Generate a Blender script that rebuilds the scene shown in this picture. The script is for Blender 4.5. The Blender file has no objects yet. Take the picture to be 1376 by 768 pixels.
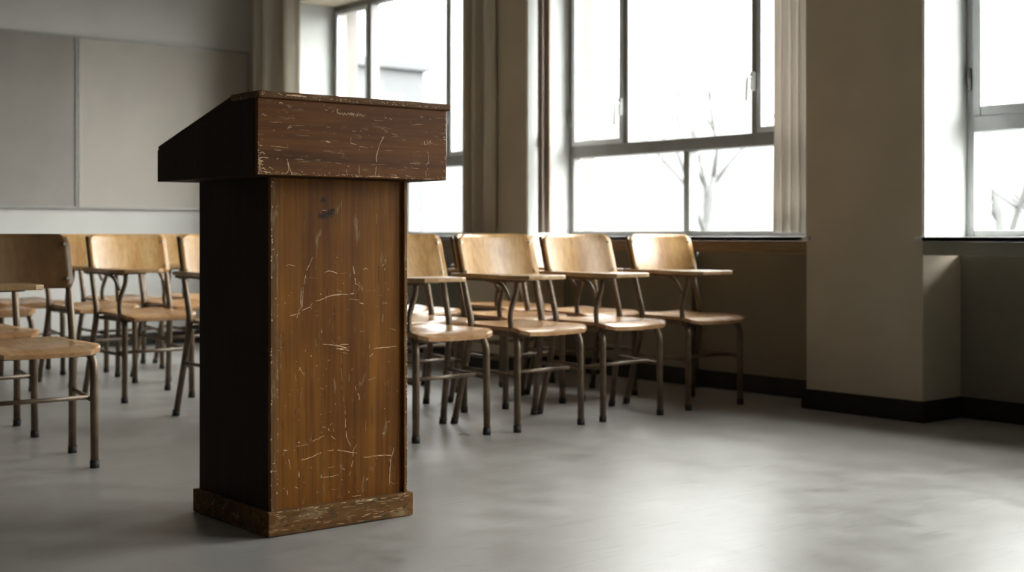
import bpy, bmesh, math, random
from mathutils import Vector, Matrix
random.seed(7)
C = bpy.context.scene.collection
SC = bpy.context.scene
PI = math.pi

# ---------------------------------------------------------------- materials
def new_mat(name):
    m = bpy.data.materials.new(name); m.use_nodes = True
    nt = m.node_tree
    b = nt.nodes['Principled BSDF']
    return m, nt, b

def N(nt, t, **kw):
    n = nt.nodes.new(t)
    for k, v in kw.items(): setattr(n, k, v)
    return n

def coords(nt, scale=(1, 1, 1), kind='Object', jitter=False, rot=(0, 0, 0)):
    tc = N(nt, 'ShaderNodeTexCoord'); mp = N(nt, 'ShaderNodeMapping')
    mp.inputs['Scale'].default_value = scale
    mp.inputs['Rotation'].default_value = rot
    nt.links.new(tc.outputs[kind], mp.inputs['Vector'])
    if jitter:
        oi = N(nt, 'ShaderNodeObjectInfo'); mu = N(nt, 'ShaderNodeVectorMath', operation='SCALE')
        co = N(nt, 'ShaderNodeCombineXYZ')
        for s in 'XYZ': nt.links.new(oi.outputs['Random'], co.inputs[s])
        mu.inputs['Scale'].default_value = 37.0
        nt.links.new(co.outputs[0], mu.inputs[0]); nt.links.new(mu.outputs[0], mp.inputs['Location'])
    return mp.outputs[0]

def noise(nt, vec, scale, detail=4, rough=.55, dist=0):
    n = N(nt, 'ShaderNodeTexNoise'); n.inputs['Scale'].default_value = scale
    n.inputs['Detail'].default_value = detail; n.inputs['Roughness'].default_value = rough
    n.inputs['Distortion'].default_value = dist
    nt.links.new(vec, n.inputs['Vector']); return n.outputs['Fac']

def ramp(nt, fac, stops):
    r = N(nt, 'ShaderNodeValToRGB'); e = r.color_ramp.elements
    while len(e) < len(stops): e.new(.5)
    for i, (p, c) in enumerate(stops):
        e[i].position = p; e[i].color = (*c, 1) if len(c) == 3 else c
    nt.links.new(fac, r.inputs['Fac']); return r.outputs['Color']

def mix(nt, fac, a, b, mode='MIX'):
    m = N(nt, 'ShaderNodeMix', data_type='RGBA', blend_type=mode)
    if isinstance(fac, (int, float)): m.inputs[0].default_value = fac
    else: nt.links.new(fac, m.inputs[0])
    for i, v in ((6, a), (7, b)):
        if isinstance(v, tuple): m.inputs[i].default_value = (*v, 1)
        else: nt.links.new(v, m.inputs[i])
    return m.outputs[2]

def bump(nt, b, h, strength=.2, dist=.01):
    n = N(nt, 'ShaderNodeBump'); n.inputs['Strength'].default_value = strength
    n.inputs['Distance'].default_value = dist
    nt.links.new(h, n.inputs['Height']); nt.links.new(n.outputs[0], b.inputs['Normal'])

def plaster(name, col, var=.10, rough=.85, scale=2.0):
    m, nt, b = new_mat(name)
    v = coords(nt)
    f = noise(nt, v, scale, 5, .6)
    lo = tuple(c * (1 - var) for c in col); hi = tuple(min(1, c * (1 + var)) for c in col)
    c = ramp(nt, f, [(.3, lo), (.7, hi)])
    nt.links.new(c, b.inputs['Base Color']); b.inputs['Roughness'].default_value = rough
    bump(nt, b, noise(nt, v, 60, 3), .12, .004)
    return m

def plain(name, col, rough=.5, metal=0, var=.12, scale=30):
    m, nt, b = new_mat(name)
    v = coords(nt)
    f = noise(nt, v, scale, 4)
    c = ramp(nt, f, [(.3, tuple(x * (1 - var) for x in col)), (.7, tuple(min(1, x * (1 + var)) for x in col))])
    nt.links.new(c, b.inputs['Base Color'])
    b.inputs['Roughness'].default_value = rough; b.inputs['Metallic'].default_value = metal
    return m

def old_wood(name, axis, cols, worn=.0, rough=.42, wear_scale=18, dirt=False, stains=()):
    """stained wood with grain along `axis`"""
    m, nt, b = new_mat(name)
    s = [14, 14, 14]; s['XYZ'.index(axis)] = .7
    v = coords(nt, tuple(s))
    f1 = noise(nt, v, 1.0, 6, .6, .35)
    s2 = [90, 90, 90]; s2['XYZ'.index(axis)] = 3.0
    f2 = noise(nt, coords(nt, tuple(s2)), 1.0, 3, .6)
    c = ramp(nt, f1, [(.25, cols[0]), (.48, cols[1]), (.75, cols[2])])
    c2 = ramp(nt, f2, [(.35, (.62, .58, .55)), (.6, (1, 1, 1))])
    c = mix(nt, .75, c, c2, 'MULTIPLY')
    # large soft mottling of the old varnish
    f3 = noise(nt, coords(nt), 5.0, 3, .5)
    c3 = ramp(nt, f3, [(.3, (.72, .66, .62)), (.7, (1.12, 1.08, 1.0))])
    c = mix(nt, .8, c, c3, 'MULTIPLY')
    if worn > 0:
        s4 = [wear_scale * 2.2] * 3; s4['XYZ'.index(axis)] = wear_scale * .55
        f4 = noise(nt, coords(nt, tuple(s4)), 1.0, 8, .68, .6)
        mk = ramp(nt, f4, [(.62 - worn, (0, 0, 0)), (.70 - worn * .6, (1, 1, 1))])
        c = mix(nt, mk, c, (.27, .18, .09))
    if dirt:
        f5 = noise(nt, coords(nt, (1, 1, 2)), 22, 8, .7, .4)
        mk = ramp(nt, f5, [(.53, (0, 0, 0)), (.66, (1, 1, 1))])
        c = mix(nt, mk, c, (.05, .045, .02))
    for (cx, cz, rx, rz, ang) in stains:              # spilt ink soaked into the veneer
        tc = N(nt, 'ShaderNodeTexCoord'); mp = N(nt, 'ShaderNodeMapping', vector_type='TEXTURE')
        mp.inputs['Location'].default_value = (cx, 0, cz); mp.inputs['Rotation'].default_value = (0, ang, 0)
        mp.inputs['Scale'].default_value = (rx, 1, rz)
        nt.links.new(tc.outputs['Object'], mp.inputs['Vector'])
        ln = N(nt, 'ShaderNodeVectorMath', operation='LENGTH'); nt.links.new(mp.outputs[0], ln.inputs[0])
        nz = N(nt, 'ShaderNodeMath', operation='MULTIPLY_ADD'); nt.links.new(noise(nt, coords(nt), 75, 5, .7), nz.inputs[0])
        nz.inputs[1].default_value = 3.2; nt.links.new(ln.outputs['Value'], nz.inputs[2])
        mr = N(nt, 'ShaderNodeMapRange'); mr.inputs[1].default_value = 2.15; mr.inputs[2].default_value = 2.6; mr.inputs[3].default_value = .88; mr.inputs[4].default_value = 0
        nt.links.new(nz.outputs[0], mr.inputs[0])
        c = mix(nt, mr.outputs[0], c, (.022, .014, .010))
    nt.links.new(c, b.inputs['Base Color'])
    r = N(nt, 'ShaderNodeMapRange'); r.inputs[3].default_value = rough - .06; r.inputs[4].default_value = rough + .22
    nt.links.new(f1, r.inputs[0]); nt.links.new(r.outputs[0], b.inputs['Roughness'])
    b.inputs['Specular IOR Level'].default_value = .13
    bump(nt, b, f2, .12, .002)
    return m

def ply(name, axis, cols, rough=.3):
    """bright varnished plywood of the chairs"""
    m, nt, b = new_mat(name)
    s = [9, 9, 9]; s['XYZ'.index(axis)] = .8
    v = coords(nt, tuple(s), jitter=True)
    f = noise(nt, v, 1.0, 5, .6, .5)
    c = ramp(nt, f, [(.28, cols[0]), (.5, cols[1]), (.72, cols[2])])
    s2 = [70, 70, 70]; s2['XYZ'.index(axis)] = 3
    f2 = noise(nt, coords(nt, tuple(s2), jitter=True), 1.0, 3, .6)
    c = mix(nt, .6, c, ramp(nt, f2, [(.35, (.7, .66, .6)), (.6, (1, 1, 1))]), 'MULTIPLY')
    nt.links.new(c, b.inputs['Base Color'])
    b.inputs['Roughness'].default_value = rough
    bump(nt, b, f2, .05, .001)
    return m

M = {}
M['wall'] = plaster('beige_wall_paint', (.54, .475, .365), .08)
M['wall_back'] = plaster('pale_wall_paint', (.56, .55, .52), .06)
M['reveal'] = plaster('white_reveal_paint', (.50, .51, .495), .04)
M['ceiling'] = plaster('ceiling_paint', (.42, .41, .38), .05)
M['wall_dark'] = plaster('unseen_dark_wall', (.045, .038, .028), .15, .7, 3)  # unseen wall given a dark colour to cut bounce light
M['recess'] = plaster('shaded_recess_wall', (.24, .215, .165), .10)  # wall colour darkened for the shade under the sills
M['black'] = plain('black_rubber_baseboard', (.010, .009, .007), .75, 0, .3, 8)
M['sill_wood'] = old_wood('sill_wood', 'Y', [(.25, .185, .115), (.33, .25, .16), (.40, .31, .20)], 0, .5)
M['sill_paint'] = plaster('painted_sill', (.30, .29, .24), .1, .5, 9)
M['sill_top'] = plaster('sill_top_paint', (.62, .62, .60), .06, .35, 5)
M['alu'] = plain('window_frame_metal', (.20, .195, .185), .45, .3, .08, 12)
M['alu_light'] = plain('bright_frame_metal', (.46, .47, .47), .38, .35, .06, 12)
M['handle'] = plain('white_enamel_handle', (.72, .74, .74), .3, .0, .04)
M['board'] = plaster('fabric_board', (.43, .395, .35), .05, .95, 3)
M['board_dark'] = plaster('fabric_board_darker', (.30, .275, .25), .06, .95, 3)  # darker tone than the other board
M['board_trim'] = plain('board_trim_metal', (.30, .29, .27), .45, .4)
M['chalk'] = plaster('dark_chalkboard', (.035, .05, .04), .15, .7, 2)
M['steel'] = plain('brown_steel_tube', (.150, .105, .066), .42, .35, .3, 14)
M['pipe'] = plain('dark_pipe_paint', (.05, .042, .032), .5, .3)
M['screw'] = plain('screw_steel', (.6, .58, .52), .3, .9)
M['cap'] = plain('black_rubber_cap', (.02, .018, .016), .7)
chair_cols = [(.44, .22, .07), (.62, .36, .135), (.74, .49, .23)]
M['ply_back'] = ply('backrest_plywood', 'Z', chair_cols, .30)
M['ply_seat'] = ply('seat_plywood', 'Y', [(.34, .17, .075), (.47, .27, .13), (.58, .38, .21)], .26)
M['ply_tab'] = ply('tablet_plywood', 'Y', [(.34, .19, .085), (.46, .29, .14), (.56, .39, .22)], .3)
M['ply_shaded'] = ply('shaded_backrest_plywood', 'Z', [(.10, .050, .015), (.14, .072, .022), (.18, .10, .035)], .4)  # backrest plywood with the shade of the left side in its colour
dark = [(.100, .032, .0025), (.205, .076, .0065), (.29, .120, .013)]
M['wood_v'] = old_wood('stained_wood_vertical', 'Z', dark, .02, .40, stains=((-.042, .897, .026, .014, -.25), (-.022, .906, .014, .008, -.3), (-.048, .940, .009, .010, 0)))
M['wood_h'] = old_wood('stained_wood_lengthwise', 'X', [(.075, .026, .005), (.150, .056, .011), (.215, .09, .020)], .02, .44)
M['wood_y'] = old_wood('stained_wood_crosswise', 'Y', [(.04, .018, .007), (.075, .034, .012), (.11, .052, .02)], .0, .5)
M['wood_shaded'] = old_wood('stained_wood_shaded', 'Z', [(.02, .009, .004), (.038, .017, .007), (.055, .025, .009)], .0, .55)  # lectern wood darkened to carry the shade of its unlit side
M['wood_edge'] = old_wood('stained_wood_edge', 'Z', [(.10, .045, .013), (.17, .080, .025), (.23, .12, .045)], .07, .45, 26)
M['wood_base'] = old_wood('worn_plinth_wood', 'X', [(.11, .046, .013), (.17, .080, .024), (.24, .125, .045)], .09, .65, 14, True)
M['wood_lid'] = old_wood('lid_wood', 'X', [(.10, .045, .018), (.16, .08, .034), (.22, .12, .06)], .06, .5, 22)
M['bare'] = plain('bare_scratched_wood', (.74, .52, .30), .8, 0, .3, 60)
M['ink'] = plain('dark_ink_stain', (.028, .017, .010), .95, 0, .4, 60)
M['outdoor_wall'] = plaster('outdoor_render', (.10, .103, .106), .04, .9, .4)
M['outdoor_glass'] = plain('outdoor_glass_sky_reflection', (.20, .205, .21), .4, 0, .05)  # light colour stands in for sky reflected in the panes
M['brick_outside'] = plaster('outer_masonry', (.16, .145, .135), .12, .9, 14)
M['hazy_ground'] = plaster('pale_haze_ground', (.085, .087, .089), .10, .95, .25)  # haze over the ground is put into its colour
M['bark'] = plain('haze_pale_bark', (.11, .11, .108), .9, 0, .2, 8)  # haze in front of the trees is put into their colour

def floor_mat():
    m, nt, b = new_mat('worn_grey_floor')
    v = coords(nt)
    big = noise(nt, v, .9, 5, .6, .3)
    mid = noise(nt, v, 7, 6, .65, .4)
    c = ramp(nt, big, [(.3, (.245, .232, .212)), (.7, (.35, .342, .326))])
    c = mix(nt, .55, c, ramp(nt, mid, [(.3, (.66, .64, .60)), (.65, (1.08, 1.08, 1.08))]), 'MULTIPLY')
    # fine scuffs lying along the room
    sc = noise(nt, coords(nt, (5, 38, 1), rot=(0, 0, .68)), 1.0, 5, .7, .8)
    c = mix(nt, .6, c, ramp(nt, sc, [(.30, (.62, .61, .59)), (.44, (1, 1, 1)), (.62, (1, 1, 1)), (.74, (1.4, 1.4, 1.4))]), 'MULTIPLY')
    # little dark specks
    vo = N(nt, 'ShaderNodeTexVoronoi'); vo.inputs['Scale'].default_value = 2.3
    nt.links.new(v, vo.inputs['Vector'])
    sp = ramp(nt, vo.outputs['Distance'], [(.010, (1, 1, 1)), (.016, (0, 0, 0))])
    c = mix(nt, sp, c, (.04, .035, .03))
    nt.links.new(c, b.inputs['Base Color'])
    r = N(nt, 'ShaderNodeMapRange'); r.inputs[1].default_value = .3; r.inputs[2].default_value = .7
    r.inputs[3].default_value = .32; r.inputs[4].default_value = .41
    nt.links.new(mid, r.inputs[0]); nt.links.new(r.outputs[0], b.inputs['Roughness'])
    b.inputs['Specular IOR Level'].default_value = .85
    bump(nt, b, noise(nt, v, 4, 2, .5), .02, .004)
    return m
M['floor'] = floor_mat()

def glass_mat():
    m = bpy.data.materials.new('window_glass'); m.use_nodes = True; nt = m.node_tree; nt.nodes.clear()
    o = N(nt, 'ShaderNodeOutputMaterial'); t = N(nt, 'ShaderNodeBsdfTransparent'); g = N(nt, 'ShaderNodeBsdfGlossy')
    t.inputs[0].default_value = (.95, .97, .97, 1); g.inputs['Roughness'].default_value = .03
    lw = N(nt, 'ShaderNodeLayerWeight'); pw = N(nt, 'ShaderNodeMath', operation='POWER'); pw.inputs[1].default_value = 5
    fr = N(nt, 'ShaderNodeMath', operation='MULTIPLY_ADD'); fr.inputs[1].default_value = .8; fr.inputs[2].default_value = .04
    nt.links.new(lw.outputs['Facing'], pw.inputs[0]); nt.links.new(pw.outputs[0], fr.inputs[0])
    mx = N(nt, 'ShaderNodeMixShader')
    nt.links.new(fr.outputs[0], mx.inputs[0]); nt.links.new(t.outputs[0], mx.inputs[1]); nt.links.new(g.outputs[0], mx.inputs[2])
    nt.links.new(mx.outputs[0], o.inputs[0]); return m
M['glass'] = glass_mat()

def cloth_mat(name, col, trans):
    m = bpy.data.materials.new(name); m.use_nodes = True; nt = m.node_tree; nt.nodes.clear()
    o = N(nt, 'ShaderNodeOutputMaterial'); d = N(nt, 'ShaderNodeBsdfDiffuse'); t = N(nt, 'ShaderNodeBsdfTranslucent')
    v = coords(nt, (40, 40, 1.2)); f = noise(nt, v, 1.0, 3)
    c = ramp(nt, f, [(.3, tuple(x * .9 for x in col)), (.7, col)])
    nt.links.new(c, d.inputs[0]); nt.links.new(c, t.inputs[0])
    mx = N(nt, 'ShaderNodeMixShader'); mx.inputs[0].default_value = trans
    nt.links.new(d.outputs[0], mx.inputs[1]); nt.links.new(t.outputs[0], mx.inputs[2])
    nt.links.new(mx.outputs[0], o.inputs[0]); return m
M['drape'] = cloth_mat('beige_drape_cloth', (.68, .63, .53), .2)
M['sheer'] = cloth_mat('sheer_curtain_cloth', (.60, .56, .51), .55)
M['drape_brown'] = cloth_mat('brown_drape_cloth', (.34, .28, .24), .15)

# ---------------------------------------------------------------- mesh helpers
def bx(bm, x0, x1, y0, y1, z0, z1, bev=0, mi=0, seg=2):
    vs = [bm.verts.new((x, y, z)) for x in (x0, x1) for y in (y0, y1) for z in (z0, z1)]
    idx = [(0, 1, 3, 2), (4, 6, 7, 5), (0, 4, 5, 1), (2, 3, 7, 6), (0, 2, 6, 4), (1, 5, 7, 3)]
    fs = [bm.faces.new([vs[i] for i in f]) for f in idx]
    for f in fs: f.material_index = mi
    if bev > 0:
        es = list({e for f in fs for e in f.edges})
        bmesh.ops.bevel(bm, geom=es, offset=bev, segments=seg, profile=.5, affect='EDGES', material=-1)

def prism(bm, pts, a0, a1, axis='Z', bev=0, mi=0, seg=2):
    """outline (2-D points) extruded along axis from a0 to a1"""
    def P(p, a):
        if axis == 'Z': return (p[0], p[1], a)
        if axis == 'X': return (a, p[0], p[1])
        return (p[0], a, p[1])
    lo = [bm.verts.new(P(p, a0)) for p in pts]; hi = [bm.verts.new(P(p, a1)) for p in pts]
    n = len(pts); fs = [bm.faces.new(lo[::-1]), bm.faces.new(hi)]
    for i in range(n): fs.append(bm.faces.new((lo[i], lo[(i + 1) % n], hi[(i + 1) % n], hi[i])))
    for f in fs: f.material_index = mi
    if bev > 0:
        es = list({e for f in fs[:2] for e in f.edges})
        bmesh.ops.bevel(bm, geom=es, offset=bev, segments=seg, profile=.5, affect='EDGES', material=-1)
    return fs

def smooth_path(pts, rad=.03, n=4):
    """round the inner corners of a polyline"""
    P = [Vector(p) for p in pts]; out = [P[0]]
    for i in range(1, len(P) - 1):
        a, b, c = P[i - 1], P[i], P[i + 1]
        r = min(rad, (a - b).length * .45, (c - b).length * .45)
        p0 = b + (a - b).normalized() * r; p1 = b + (c - b).normalized() * r
        for k in range(n + 1):
            t = k / n; out.append((1 - t) ** 2 * p0 + 2 * t * (1 - t) * b + t * t * p1)
    out.append(P[-1]); return out

def tube(bm, pts, r, seg=10, flat=1.0, mi=0):
    P = [Vector(p) for p in pts]; rings = []
    ref = Vector((1, 0, 0))
    for i, p in enumerate(P):
        d = (P[min(i + 1, len(P) - 1)] - P[max(i - 1, 0)]).normalized()
        rf = ref if abs(d.dot(ref)) < .9 else Vector((0, 1, 0))
        u = (rf - d * rf.dot(d)).normalized(); w = d.cross(u)
        rr = r[i] if isinstance(r, (list, tuple)) else r
        rings.append([bm.verts.new(p + u * rr * math.cos(2 * PI * k / seg) + w * rr * flat * math.sin(2 * PI * k / seg)) for k in range(seg)])
    for a, b in zip(rings, rings[1:]):
        for k in range(seg):
            f = bm.faces.new((a[k], a[(k + 1) % seg], b[(k + 1) % seg], b[k])); f.smooth = True; f.material_index = mi
    for rg, rev in ((rings[0], True), (rings[-1], False)):
        f = bm.faces.new(rg[::-1] if rev else rg); f.material_index = mi

def slab(bm, nx, ny, fn, th):
    """curved plate: fn(u,v) -> (point, normal); u,v in 0..1, closed with its thickness"""
    top = [[None] * (ny + 1) for _ in range(nx + 1)]; bot = [[None] * (ny + 1) for _ in range(nx + 1)]
    for i in range(nx + 1):
        for j in range(ny + 1):
            p, n = fn(i / nx, j / ny); p = Vector(p); n = Vector(n).normalized()
            top[i][j] = bm.verts.new(p + n * th / 2); bot[i][j] = bm.verts.new(p - n * th / 2)
    for i in range(nx):
        for j in range(ny):
            for g, rev in ((top, False), (bot, True)):
                q = [g[i][j], g[i + 1][j], g[i + 1][j + 1], g[i][j + 1]]
                f = bm.faces.new(q[::-1] if rev else q); f.smooth = True
    ring = [(i, 0) for i in range(nx)] + [(nx, j) for j in range(ny)] + [(i, ny) for i in range(nx, 0, -1)] + [(0, j) for j in range(ny, 0, -1)]
    for k in range(len(ring)):
        a = ring[k]; b = ring[(k + 1) % len(ring)]
        f = bm.faces.new((top[b[0]][b[1]], top[a[0]][a[1]], bot[a[0]][a[1]], bot[b[0]][b[1]]))

def obj(name, bm, mats, parent=None, loc=None):
    me = bpy.data.meshes.new(name)
    bmesh.ops.recalc_face_normals(bm, faces=bm.faces[:])
    bm.to_mesh(me); bm.free()
    for m in (mats if isinstance(mats, (list, tuple)) else [mats]): me.materials.append(M[m])
    o = bpy.data.objects.new(name, me); C.objects.link(o)
    if parent is not None: o.parent = parent
    if loc: o.location = loc
    return o

def thing(name, label, cat, loc=(0, 0, 0), rotz=0, group=None, kind=None):
    o = bpy.data.objects.new(name, None); C.objects.link(o)
    o.empty_display_size = .1
    o.location = loc; o.rotation_euler = (0, 0, rotz)
    if label: o['label'] = label
    if cat: o['category'] = cat
    if group: o['group'] = group
    if kind: o['kind'] = kind
    return o

def tag(o, label=None, cat=None, group=None, kind=None):
    if label: o['label'] = label
    if cat: o['category'] = cat
    if group: o['group'] = group
    if kind: o['kind'] = kind
    return o

def new(): return bmesh.new()

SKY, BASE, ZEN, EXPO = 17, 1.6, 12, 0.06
MARKS_HEAD = [
  (1.5, [(1.7398,1.1602),(1.7457,1.1627),(1.7516,1.1581),(1.7567,1.1591)]),
  (2.5, [(1.7936,1.194),(1.7992,1.1968),(1.8048,1.1936)]),
  (0.9, [(1.8172,1.1554),(1.8293,1.1567),(1.8426,1.1564)]),
  (1.3, [(1.82,1.1264),(1.8252,1.1356),(1.8313,1.1348),(1.8325,1.1256)]),
  (1.2, [(1.82,1.1293),(1.8273,1.1304),(1.8329,1.1299)]),
  (4, [(1.94,1.0984),(1.9467,1.0965),(1.9543,1.0961)]),
  (1, [(1.7693,1.0775),(1.7912,1.0763),(1.8224,1.0755)]),
  (1.2, [(1.7785,1.0687),(1.7912,1.0678),(1.8012,1.0672)]),
  (1.8, [(1.8184,1.0455),(1.8208,1.0307),(1.8232,1.013),(1.8184,1.0075)]),
  (1.4, [(1.8216,1.0343),(1.8273,1.0167),(1.8321,1.0069)]),
  (1.5, [(1.8072,1.0062),(1.8313,1.009),(1.8577,1.0062)]),
  (1, [(1.8434,1.0435),(1.8556,1.0454),(1.8699,1.043)]),
  (1.6, [(1.7344,1.0785),(1.743,1.0778)]),
  (1.8, [(1.7352,1.0586),(1.7457,1.0604),(1.7516,1.0557)]),
  (1.6, [(1.7336,1.0453),(1.7477,1.0465),(1.7674,1.0444)]),
  (3, [(1.7344,1.0348),(1.7398,1.0371),(1.7457,1.0359)]),
  (3, [(1.7352,1.0181),(1.7438,1.0176),(1.7516,1.0144)]),
  (2, [(1.7634,1.0225),(1.7693,1.0184),(1.7761,1.0151)]),
  (2, [(1.7438,1.0089),(1.7595,1.0076),(1.7753,1.008)]),
  (1.6, [(1.732,1.0487),(1.7336,1.0278),(1.7344,1.0086)]),
  (1, [(1.7852,1.0436),(1.7912,1.0466),(1.7872,1.0366)]),
  (0.8, [(1.9763,1.0668),(2.0018,1.0674)]),
  (0.9, [(2.0212,1.1126),(2.0208,1.096),(2.0406,1.0925)]),
  (1.3, [(2.0061,1.0222),(2.007,1.013)]),
  (1.6, [(2.0104,1.0326),(2.0169,1.0298)]),
  (2, [(1.9383,1.1845),(1.9446,1.1834)]),
  (1.4, [(1.9572,1.1794),(1.9657,1.1846),(1.9763,1.186)]),
  (1.6, [(1.9763,1.1889),(1.9771,1.1762),(1.9814,1.1801),(1.9856,1.1741),(1.9912,1.181),(1.9954,1.1739),(2.0006,1.1812),(2.0061,1.1753),(2.0126,1.1815),(2.0169,1.1748),(2.0212,1.1824),(2.0268,1.175),(2.032,1.1819),(2.0385,1.1756)]),
  (1.1, [(1.972,1.1879),(1.9848,1.1879)]),
  (1.6, [(2.0174,1.1796),(2.0226,1.174),(2.026,1.1808),(2.0312,1.173),(2.0368,1.1799),(2.0412,1.1728),(2.0455,1.1826),(2.0498,1.1733),(2.0542,1.1806),(2.0599,1.1724),(2.0651,1.1786),(2.0748,1.1725)]),
  (1.3, [(2.0195,1.096),(2.0433,1.0911),(2.0761,1.0843)]),
  (1.8, [(2.1306,1.1187),(2.119,1.1003),(2.1101,1.0757),(2.1061,1.0625),(2.1056,1.0401),(2.103,1.0091)]),
  (2, [(2.1261,1.1163),(2.1324,1.1188)]),
  (0.7, [(2.1225,1.1434),(2.1449,1.1351),(2.1788,1.1236),(2.1879,1.1089)]),
  (1.6, [(2.0485,1.0364),(2.0485,1.0087)]),
  (2, [(2.135,1.1739),(2.1413,1.1739)]),
  (2.2, [(2.1503,1.1714),(2.1575,1.171)]),
  (1.2, [(2.2085,1.2155),(2.213,1.2135)]),
  (1.6, [(2.2733,1.1146),(2.2743,1.1039),(2.2804,1.1015),(2.2827,1.115)]),
  (1.4, [(2.2804,1.1026),(2.2874,1.1114),(2.2902,1.1019),(2.2931,1.1154),(2.2959,1.1079),(2.3035,1.1074)]),
  (2.4, [(2.2837,1.0805),(2.2874,1.0791)]),
  (0.9, [(2.2874,1.0768),(2.2874,1.05)]),
  (1.5, [(2.2804,1.0428),(2.2874,1.0519),(2.2931,1.044)]),
  (1.2, [(2.279,1.0267),(2.2799,1.0076)]),
  (0.8, [(2.2269,1.1581),(2.2687,1.1618)]),
  (0.7, [(2.1359,1.0804),(2.1675,1.0798)]),
  (0.7, [(2.2269,1.032),(2.2547,1.0321)]),
  (1.0, [(2.2593,1.1827),(2.2687,1.1824)]),
  (0.7, [(2.0959,1.1469),(2.1225,1.146)]),
  (2, [(2.0347,1.0054),(2.0586,1.0053)]),
  (1.8, [(2.0783,1.0058),(2.0959,1.0056),(2.127,1.0064)]),
  (2, [(2.1584,1.0043),(2.1902,1.0036)]),
  (2.2, [(2.1675,1.0121),(2.1743,1.0085)]),
  (2, [(2.2085,1.0102),(2.2199,1.0098)]),
  (1.4, [(2.3516,1.1975),(2.353,1.153)]),
  (1.2, [(2.3526,1.1142),(2.3521,1.0638)]),
  (1.5, [(2.2687,1.0027),(2.311,1.003)]),
  (1.4, [(2.3348,1.0091),(2.3516,1.0064)]),
]
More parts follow.
